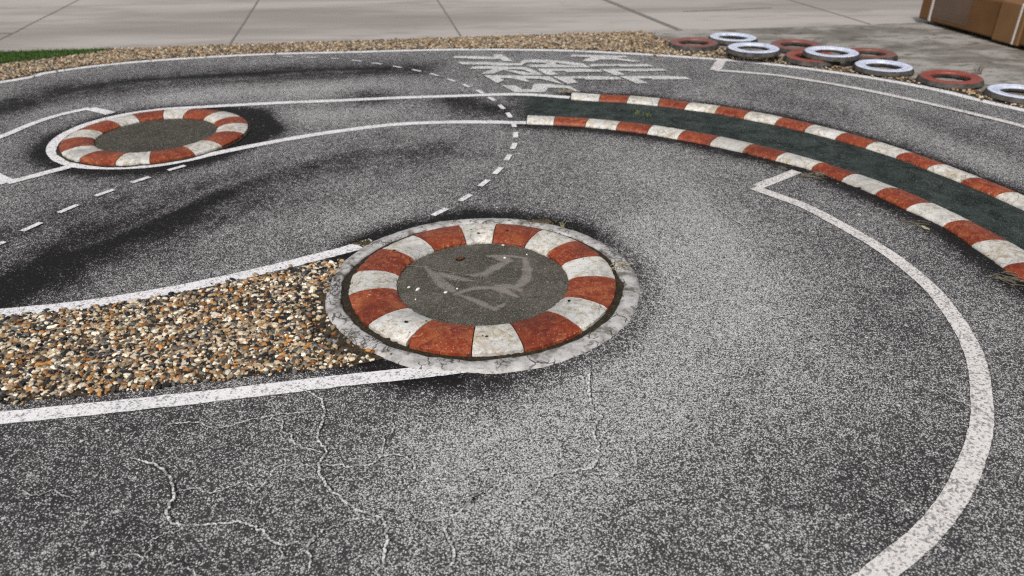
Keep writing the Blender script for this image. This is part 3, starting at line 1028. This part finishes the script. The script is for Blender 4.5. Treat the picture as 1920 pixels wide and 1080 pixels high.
P5 = lambda p: (600 + p[0] / 3, 380 + p[1] / 3)
S2 = [P5(p) for p in [(775, 125), (985, 112), (1270, 150), (1450, 215), (1580, 300), (1675, 420), (1640, 590), (1500, 705), (1170, 830), (887, 858), (505, 797), (300, 695), (155, 525), (178, 405), (330, 265), (497, 190)]]
ring2 = ring_kerb('round_kerb', 'larger looking red and white kerb ring in front with white cracked collar', R2C, 0.352, R2R, S2, 0.012, 'white', 0.034, 0.012, 0.017)
S1 = [(x / 3, y / 3) for x, y in [(935, 617), (1095, 615), (1280, 632), (1365, 662), (1398, 700), (1385, 750), (1250, 820), (1110, 865), (850, 915), (665, 925), (450, 903), (365, 862), (340, 795), (410, 747), (580, 683), (735, 650)]]
ring1 = ring_kerb('round_kerb', 'distant red and white kerb ring at far left inside the loop of white line', R1C, 0.365, R1R, S1, 0.012, 'white', 0.034, 0.012, 0.016)


def disc(name, r, z, mat, parent, dome=0.0, rag=0.004, n=96, rings=10):
    V = [(0, 0, z + dome)]
    Fc = []
    rg = 1 + np.convolve(rng.normal(0, rag / r, n + 4), np.ones(5) / 2.2, 'valid')
    for j in range(1, rings + 1):
        for k in range(n):
            a = 2 * math.pi * k / n
            q = r * j / rings * (rg[k] if j == rings else 1)
            V.append((q * math.cos(a), q * math.sin(a), z + dome * (1 - (j / rings) ** 2) + rng.normal(0, 0.0006)))
    for k in range(n):
        Fc.append((0, 1 + k, 1 + (k + 1) % n))
    for j in range(rings - 1):
        for k in range(n):
            p, q = 1 + j * n + k, 1 + j * n + (k + 1) % n
            Fc.append((p, p + n, q + n, q))
    return mesh(name, V, Fc, mat, parent)


def annulus(name, r0, r1, prof, mat, parent, rag0=0.003, rag1=0.0015, n=160):
    """prof: list of (t, z) across r0..r1"""
    V, Fc = [], []
    g0 = np.convolve(rng.normal(0, rag0, n + 4), np.ones(5) / 2.2, 'valid')
    g1 = np.convolve(rng.normal(0, rag1, n + 4), np.ones(5) / 2.2, 'valid')
    m = len(prof)
    for k in range(n):
        a = 2 * math.pi * k / n
        for t, z in prof:
            r = (r0 + g0[k]) * (1 - t) + (r1 + g1[k]) * t
            V.append((r * math.cos(a), r * math.sin(a), z + rng.normal(0, 0.0004)))
    for k in range(n):
        for j in range(m - 1):
            b, c = k * m + j, ((k + 1) % n) * m + j
            Fc.append((b, b + 1, c + 1, c))
    return mesh(name, V, Fc, mat, parent)


for px, rp in [((762, 603), .0085), ((752, 627), .0045), ((799, 600), .0045), ((768, 621), .003), ((897, 436), .007), ((884, 430), .004), ((951, 431.5), .006), ((739, 468.5), .007), ((913, 630), .006), ((905, 629), .003), ((1067, 562), .007)]:
    p = ground(px, 0.036) - R2C
    rr = np.linalg.norm(p)
    tt = (R2R - rr) / (R2R - 0.352)
    za, zb = hump(min(1, max(0, tt - .05)), .012, .034, .017), hump(min(1, max(0, tt + .05)), .012, .034, .017)
    slope = (zb - za) / (0.1 * (R2R - 0.352))
    e = p / rr
    V = []
    for k in range(9):
        q = 2 * math.pi * k / 9
        du, dv = rp * math.cos(q) * random.uniform(.75, 1.2), rp * math.sin(q) * random.uniform(.8, 1.4)
        V.append((p[0] + e[0] * du - e[1] * dv, p[1] + e[1] * du + e[0] * dv, (za + zb) / 2 - slope * du + 0.0016))
    mesh('pit', V, [tuple(range(9))], M['crack'], ring2, flat=True)
inf2 = disc('infill', 0.358, 0.0045, M['infill'], ring2, dome=0.003)
annulus('soil_gap', 0.38, 0.600, [(0, 0.004), (1, 0.0045)], M['soil'], ring2)
annulus('collar', 0.572, 0.640, [(0, 0.002), (0.02, 0.011), (0.12, 0.0135), (0.5, 0.0140), (0.8, 0.011), (0.95, 0.006), (1, 0.001)], M['collar'], ring2, 0.004, 0.003)
inf1 = disc('infill', 0.371, 0.0045, M['infill_dark'], ring1, dome=0.003)
annulus('soil_gap', 0.38, 0.578, [(0, 0.004), (1, 0.0045)], M['soil'], ring1, 0.002, 0.004)

# faded chalk emblem on the front ring's infill
E5 = lambda p: (740 + p[0] / 5.647, 440 + p[1] / 5.647)
EMB = [([(330, 340), (420, 430), (520, 530), (620, 600)], [0.014, 0.045, 0.05, 0.02]),
       ([(470, 410), (620, 460), (830, 492)], [0.02, 0.045, 0.006]),
       ([(760, 425), (930, 425), (1080, 345), (1225, 275)], [0.006, 0.035, 0.045, 0.02]),
       ([(980, 225), (1080, 232), (1160, 260), (1225, 280)], [0.008, 0.035, 0.05, 0.012]),
       ([(1100, 218), (1240, 228), (1390, 248)], [0.01, 0.014, 0.006]),
       ([(1385, 265), (1408, 390), (1370, 490), (1290, 565)], [0.02, 0.045, 0.045, 0.02]),
       ([(1080, 540), (1200, 545), (1330, 590)], [0.006, 0.03, 0.02]),
       ([(650, 630), (800, 580), (1000, 565), (1150, 590), (1300, 660)], [0.02, 0.025, 0.02, 0.04, 0.012]),
       ([(690, 640), (830, 690), (950, 742), (1060, 792)], [0.006, 0.022, 0.028, 0.012]),
       ([(1060, 792), (1110, 765), (1165, 735)], [0.02, 0.02, 0.005])]
gx = np.linspace(-0.30, 0.30, 150)
GX, GY = np.meshgrid(gx, gx)
Q = np.c_[GX.ravel(), GY.ravel()]
fd = np.zeros(len(Q))
for pts, w in EMB:
    P = smooth(G([E5(p) for p in pts], 0.007) - R2C, 8)
    ws = np.interp(np.linspace(0, 1, len(P)), np.linspace(0, 1, len(w)), np.maximum(w, 0.010)) * 0.5
    for p, q in zip(P, ws):
        dd = np.linalg.norm(Q - p, axis=1)
        fd = np.maximum(fd, np.clip(1.0 - (dd - q * 0.55) / (q * 0.75 + 0.005), 0, 1))
n_ = len(gx)
ii = np.arange(n_ * n_).reshape(n_, n_)
cells = np.stack([ii[:-1, :-1], ii[:-1, 1:], ii[1:, 1:], ii[1:, :-1]], -1).reshape(-1, 4)
cells = cells[(fd[cells].max(1) > 0)]
used = np.unique(cells)
remap = np.full(n_ * n_, -1)
remap[used] = np.arange(len(used))
rr = np.linalg.norm(Q[used], axis=1)
emb = mesh('chalk_emblem', np.c_[Q[used], 0.0085 - 0.003 * (rr / 0.358) ** 2], remap[cells], M['chalk'], inf2, flat=True)
at_ = emb.data.attributes.new('fade', 'FLOAT', 'POINT')
at_.data.foreach_set('value', fd[used].astype(np.float32))

# ------------------------------------------------------------------ tyres
TY_R, TY_H = 0.220, 0.044


def lathe(prof, n=72):
    V, Fc = [], []
    m = len(prof)
    for k in range(n):
        a = 2 * math.pi * k / n
        for r, z in prof:
            V.append((r * math.cos(a), r * math.sin(a), z))
    for k in range(n):
        for j in range(m - 1):
            b, c = k * m + j, ((k + 1) % n) * m + j
            Fc.append((b, c, c + 1, b + 1))
    return V, Fc


def lathe_mesh(name, prof):
    V, Fc = lathe(prof)
    me = bpy.data.meshes.new(name)
    me.from_pydata(V, [], Fc)
    me.update()
    bm = bmesh.new(); bm.from_mesh(me)
    bmesh.ops.recalc_face_normals(bm, faces=bm.faces)
    bm.to_mesh(me); bm.free()
    me.polygons.foreach_set('use_smooth', [True] * len(me.polygons))
    return me


R, Hh = TY_R, TY_H
ZK = 0.80
tread_me = lathe_mesh('tread', [(a, b * ZK) for a, b in [(R * .67, 0.0), (R * 1.04, 0.0), (R * 1.075, 0.004), (R * 1.065, 0.014), (R * 1.052, 0.016), (R * 1.052, 0.019), (R * 1.050, 0.021), (R * 1.035, 0.031), (R * 1.022, 0.033), (R * 1.022, 0.035),
                               (R * 1.020, 0.037), (R * 1.0, 0.045), (R * .985, 0.048), (R * .93, 0.0495), (R * .68, 0.045), (R * .650, 0.038), (R * .645, 0.022), (R * .655, 0.006), (R * .67, 0.0)]])
tread_me.materials.append(M['rubber'])
side_prof = [(R * .638, 0.030), (R * .640, 0.0440), (R * .66, 0.0495), (R * .70, 0.0515), (R * .704, 0.0490), (R * .725, 0.0490), (R * .73, 0.0525), (R * .78, 0.0535), (R * .785, 0.0510), (R * .81, 0.0510), (R * .815, 0.0540), (R * .90, 0.0535), (R * .96, 0.0515), (R * .992, 0.047)]
side_me = {}
for nm in ('white', 'red', 'faded'):
    me = lathe_mesh('sidewall', [(a, b * ZK) for a, b in side_prof])
    me.materials.append(M['tyre_' + nm])
    side_me[nm] = me

TYRES = [
    ((1301, 78.5), 'faded', 0, 'faded red tyre lying at the far end of the tyre row'),
    ((1381, 70.5), 'white', 0, 'white topped tyre farthest back, touched by the white tyre in front'),
    ((1414.5, 87.5), 'white', 1, 'white topped tyre lying over the back white tyre and a red one'),
    ((1484, 83.5), 'faded', 0, 'faded red tyre behind the gap between two white tyres'),
    ((1528, 103.5), 'red', 0, 'red topped tyre mostly hidden under the stacked white tyre'),
    ((1559.5, 95.2), 'white', 1, 'white topped tyre stacked on top of two red tyres'),
    ((1622, 100.5), 'faded', 0, 'faded red tyre right behind the stacked white tyre'),
    ((1653, 120.2), 'white', 0, 'white topped tyre with a dark hole, nearer than the stacked pair'),
    ((1783, 143.3), 'red', 0, 'red topped tyre standing apart between two white tyres'),
    ((1916, 171), 'white', 0, 'white topped tyre cut by the right edge below the cardboard box'),
]
NUDGE = {1: (-.02, .05), 2: (-.01, -.01), 3: (.05, .02), 4: (-.03, -.02), 6: (.06, .05), 7: (.0, -.04)}
proto = None
for i, (px, colr, lvl, lab) in enumerate(TYRES):
    zt = 0.010 + TY_H * (lvl + 1)
    p = ground(px, zt) + np.array(NUDGE.get(i, (0, 0)))
    t = thing('tyre', lab, 'tyre', (float(p[0]), float(p[1]), 0.010 + TY_H * lvl), rng.uniform(0, 6), 'painted tyres lining the outside of the bend')
    link(bpy.data.objects.new('tread', tread_me), t)
    link(bpy.data.objects.new('sidewall', side_me[colr]), t)
    if lvl == 0:
        t.rotation_euler = (rng.normal(0, .008), rng.normal(0, .008), rng.uniform(0, 6))
        t.location.z += 0.004

# ------------------------------------------------------------------ cardboard box
bc = ground((1719, 41.5))
bd = ground((1920, 100)) - ground((1728, 46))
bd /= np.linalg.norm(bd)
bn = np.array([-bd[1], bd[0]])            # into the box (away from its long face)
if bn[0] < 0: bn = -bn
BL, BW, BH = 2.75, 1.0, 0.37
box = thing('cardboard_box', 'large brown cardboard box with straps lying on the rough concrete', 'box', (float(bc[0]), float(bc[1]), 0.006), math.atan2(bd[1], bd[0]))
sgn = 1.0 if (bd[0] * bn[1] - bd[1] * bn[0]) > 0 else -1.0


def box_mesh(name, x0, x1, y0, y1, z0, z1, bev, mat, seg=3):
    bm = bmesh.new()
    bmesh.ops.create_cube(bm, size=1)
    for v in bm.verts:
        v.co = ((x0 + x1) / 2 + v.co.x * (x1 - x0), sgn * ((y0 + y1) / 2 + v.co.y * (y1 - y0)), (z0 + z1) / 2 + v.co.z * (z1 - z0))
    if bev:
        bmesh.ops.bevel(bm, geom=list(bm.edges), offset=bev, segments=seg, affect='EDGES', profile=0.5)
    bmesh.ops.recalc_face_normals(bm, faces=bm.faces)
    me = bpy.data.meshes.new(name)
    bm.to_mesh(me); bm.free()
    me.materials.append(mat)
    me.polygons.foreach_set('use_smooth', [True] * len(me.polygons))
    o = bpy.data.objects.new(name, me)
    link(o, box)
    mod = o.modifiers.new('wn', 'WEIGHTED_NORMAL')
    return o


def along(px):
    y = 46 + (px - 1728) * (54 / 192.0)
    return float((ground((px, y)) - bc) @ bd)


box_mesh('body', 0, BL, 0, BW, 0.034, BH, 0.022, M['card'], 4)
for x in (0.25, 1.35, 2.4):
    box_mesh('skid', x, x + 0.09, 0.14, BW - 0.10, 0.0, 0.036, 0.0, M['card'])
s0, s1 = along(1850), along(1899)
box_mesh('wrap_sleeve', s0, s1, -0.012, BW + 0.012, 0.022, BH + 0.012, 0.018, M['card_sleeve'])
for px, w in ((1730, 0.045), (1886, 0.035)):
    s = along(px)
    e = 0.015 if px > 1800 else 0.003
    box_mesh('strap', s, s + w, -e, BW + e, 0.034 - e * 0.5, BH + e, 0.012, M['strap'])
t0, t1 = along(1737), along(1800)
box_mesh('packing_tape', t0, t1, -0.0018, 0.02, 0.075, BH + 0.0018, 0.0, M['tape'])
box_mesh('flap_seam', 0.03, BL - 0.03, BW / 2 - 0.035, BW / 2 + 0.035, BH - 0.01, BH + 0.0024, 0.0, M['tape'])


# ------------------------------------------------------------------ litter and weeds
def blade_tuft(name, label, cat, px, n, hgt, spread, mat, z=0.002, lean=0.6, group=None, r=0.0012):
    p = ground(px, z)
    mb = MB()
    for _ in range(n):
        a = random.uniform(0, 2 * math.pi)
        b = np.array([random.gauss(0, spread), random.gauss(0, spread), 0])
        L = hgt * random.uniform(0.5, 1.1)
        dx = np.array([math.cos(a), math.sin(a), 0]) * L * random.uniform(0.2, 1) * lean
        q = np.array([b, b + dx * 0.35 + [0, 0, L * 0.55], b + dx * 0.8 + [0, 0, L * 0.85], b + dx * 1.15 + [0, 0, L * 0.8]])
        mb.tube(smooth(q, 3), np.linspace(r, r * 0.3, 10), 4)
    o = mb.build(name, mat)
    o.location = (float(p[0]), float(p[1]), z)
    return tag(o, label, cat, group)


def twigs(name, label, cat, px, n, L, spread, mat, z=0.003, r=0.0013, ang=None):
    p = ground(px, z)
    mb = MB()
    for _ in range(n):
        a = random.uniform(0, math.pi) if ang is None else random.gauss(ang, 0.35)
        c = np.array([random.gauss(0, spread), random.gauss(0, spread * 0.6), random.uniform(0.001, 0.010)])
        dv = np.array([math.cos(a), math.sin(a), random.gauss(0, 0.06)])
        l = L * random.uniform(0.4, 1.0)
        q = np.array([c - dv * l / 2, c + np.array([random.gauss(0, .004), random.gauss(0, .004), 0.003]), c + dv * l / 2])
        q[:, 2] = np.maximum(q[:, 2], 0.001)
        mb.tube(smooth(q, 4), np.linspace(r, r * 0.5, 9), 4)
    o = mb.build(name, mat)
    o.location = (float(p[0]), float(p[1]), z)
    return tag(o, label, cat)


def leaf(name, label, px, L, W, mat, z, rot, curl=0.25):
    p = ground(px, z)
    V, Fc = [], []
    nu, nv = 9, 5
    for i in range(nu):
        u = i / (nu - 1)
        w = W * (math.sin(math.pi * (0.06 + 0.90 * u)) ** 0.8) * (1 + random.gauss(0, .10))
        for j in range(nv):
            v = j / (nv - 1) - 0.5
            V.append((L * (u - 0.5), w * v, 0.004 + abs(v) * W * curl * 1.6 + L * curl * (u - .5) ** 2 + random.gauss(0, .0006)))
    for i in range(nu - 1):
        for j in range(nv - 1):
            a = i * nv + j
            Fc.append((a, a + nv, a + nv + 1, a + 1))
    o = mesh(name, V, Fc, mat)
    so = o.modifiers.new('thick', 'SOLIDIFY'); so.thickness = 0.0008
    o.location = (float(p[0]), float(p[1]), z)
    o.rotation_euler = (0, 0, rot)
    return tag(o, label, 'leaf')


def clump(name, label, cat, px, r, h, mat, z, n=60, sq=0.6):
    p = ground(px, z)
    v0, f0 = ico(1)
    mb = MB()
    for _ in range(n):
        c = np.array([random.gauss(0, r * .5), random.gauss(0, r * .5 * sq), 0])
        s = r * random.uniform(.08, .24)
        v = v0 * (1 + rng.normal(0, .15, (len(v0), 1))) * np.array([s, s, s * .7]) + c + [0, 0, random.uniform(0, h)]
        mb.add(v, [tuple(q) for q in f0])
    o = mb.build(name, mat)
    o.location = (float(p[0]), float(p[1]), z)
    return tag(o, label, cat)


blade_tuft('weed', 'pale grass sprig growing from the back of the white collar', 'weed', (1054, 428), 7, 0.055, 0.010, M['straw'], 0.012)
blade_tuft('weed', 'bright green sprout on the green strip, left one of two', 'weed', (1196, 215), 8, 0.035, 0.009, M['weed'], 0.002, 0.9, r=0.0022)
blade_tuft('weed', 'bright green sprout on the green strip, right one of two', 'weed', (1214, 218), 8, 0.035, 0.009, M['weed'], 0.002, 0.9, r=0.0022)
blade_tuft('weed', 'withered sprig on the rough concrete behind the lone red tyre', 'weed', (1832, 139), 12, 0.085, 0.020, M['twig'], 0.006, 0.5, r=0.003)
clump('moss', 'brown moss clump where the gravel line meets the white collar', 'moss', (684, 457), 0.042, 0.005, M['moss'], 0.004, 60)
clump('moss', 'dark moss clump breaking the back of the white collar', 'moss', (1018, 416), 0.055, 0.004, M['moss'], 0.008, 80, 0.3)
clump('moss', 'yellow brown dirt heap at the start of the outer kerb', 'moss', (1060, 171), 0.060, 0.003, M['twig'], 0.001, 60, 0.7)
twigs('twig_litter', 'scattered dry twigs against the inner kerb beside the grid line corner', 'twigs', (1532, 330), 22, 0.14, 0.05, M['twig'], ang=-0.5)
twigs('twig_litter', 'dark twigs lying by the pale torn leaf at the inner kerb', 'twigs', (1712, 421), 18, 0.07, 0.03, M['twig'])
twigs('twig_litter', 'grassy twigs at the inner kerb near the right edge', 'twigs', (1900, 524), 26, 0.08, 0.04, M['twig'], ang=-0.7)
twigs('twig_litter', 'small dark twig bits beside the faded end of the grid line', 'twigs', (1468, 316), 9, 0.05, 0.02, M['twig'])
twigs('twig_litter', 'brown bits and straw lodged at the back right of the collar', 'twigs', (1165, 500), 16, 0.06, 0.022, M['straw'], 0.008)
leaf('fallen_leaf', 'pale torn leaf lying beside the inner kerb', (1734, 430), 0.048, 0.022, M['leaf_pale'], 0.001, 1.9)
leaf('fallen_leaf', 'dark reddish dead leaf curled on the infill of the front ring', (863, 489), 0.042, 0.020, M['leaf_dark'], 0.006, 0.5, 0.5)
# dry stalk on the infill
p0 = G([E5(q) for q in [(100, 310), (260, 328), (400, 350), (480, 372), (600, 382), (710, 405)]], 0.015)
mb = MB()
q = np.c_[p0 - p0[0], [0.003, 0.004, 0.005, 0.004, 0.005, 0.003]]
mb.tube(smooth(q, 5), np.linspace(0.0022, 0.0010, 26), 5)
st = mb.build('dry_stalk', M['twig'])
st.location = (float(p0[0][0]), float(p0[0][1]), 0.0068)
tag(st, 'long thin dry stalk lying across the infill of the front ring', 'stalk')
# stone chips
v0, f0 = ico(1)
for k, (e, s) in enumerate([((1143, 100), .007), ((148, 545), .008), ((245, 562), .009), ((662, 560), .006), ((540, 597), .008), ((1400, 200), .005), ((1165, 235), .006), ((222, 672), .005)]):
    p = ground(E5(e), 0.014)
    v = v0 * (1 + rng.normal(0, .18, (len(v0), 1))) * np.array([s * 1.3, s * .8, s * .6])
    o = mesh('stone_chip', v, f0, M['chip'])
    o.location = (float(p[0]), float(p[1]), 0.0090)
    o.rotation_euler = (0, 0, random.uniform(0, 3))
    tag(o, 'small pale stone chip lying on the infill of the front ring', 'stone', 'stone chips on the front ring infill')

# ------------------------------------------------------------------ light, sky, camera
SUN_EL, SUN_AZ = math.radians(46), math.radians(196)      # azimuth clockwise from +Y
w = bpy.data.worlds.new('World')
scn.world = w
w.use_nodes = True
nt = w.node_tree
sky = nt.nodes.new('ShaderNodeTexSky')
sky.sky_type = 'NISHITA'
sky.sun_disc = False
sky.sun_elevation = SUN_EL
sky.sun_rotation = SUN_AZ
sky.air_density = 1.0
sky.dust_density = 4.0
sky.ozone_density = 1.0
hs = nt.nodes.new('ShaderNodeHueSaturation')
hs.inputs['Saturation'].default_value = 0.35      # hazy white sky
nt.links.new(sky.outputs[0], hs.inputs['Color'])
nt.links.new(hs.outputs[0], nt.nodes['Background'].inputs[0])
nt.nodes['Background'].inputs[1].default_value = 0.088
sd = bpy.data.lights.new('sun', 'SUN')
sd.energy = 2.3
sd.angle = math.radians(8)
sd.color = (1.0, 0.955, 0.90)
so = bpy.data.objects.new('sun', sd)
link(so)
dirv = Vector((math.sin(SUN_AZ) * math.cos(SUN_EL), math.cos(SUN_AZ) * math.cos(SUN_EL), math.sin(SUN_EL)))
so.rotation_euler = dirv.to_track_quat('Z', 'Y').to_euler()
so.location = (0, -4, 6)

cd = bpy.data.cameras.new('camera')
cam = link(bpy.data.objects.new('camera', cd))
cd.sensor_width = 36.0
cd.lens = F_PX / 1920 * 36.0
cd.clip_end = 600
cd.clip_start = 0.05
cam.location = (0, 0, CAM_H)
from mathutils import Matrix
fw = Vector((0, math.cos(PITCH), -math.sin(PITCH)))
upv = Vector((0, math.sin(PITCH), math.cos(PITCH)))
rt = Vector((1, 0, 0))
c_, s_ = math.cos(ROLL), math.sin(ROLL)
X = rt * c_ + upv * s_
Y = -rt * s_ + upv * c_
cam.matrix_world = Matrix(((X.x, Y.x, -fw.x, 0), (X.y, Y.y, -fw.y, 0), (X.z, Y.z, -fw.z, CAM_H), (0, 0, 0, 1)))
cd.dof.use_dof = True
cd.dof.focus_distance = 2.7
cd.dof.aperture_fstop = 2.5
scn.camera = cam
scn.view_settings.view_transform = 'Standard'
scn.view_settings.look = 'None'
scn.view_settings.gamma = 1
scn.view_settings.exposure = 0.22
scn.render.engine = 'CYCLES'
scn.cycles.max_bounces = 5
scn.cycles.filter_width = 1.3
scn.cycles.use_denoising = False
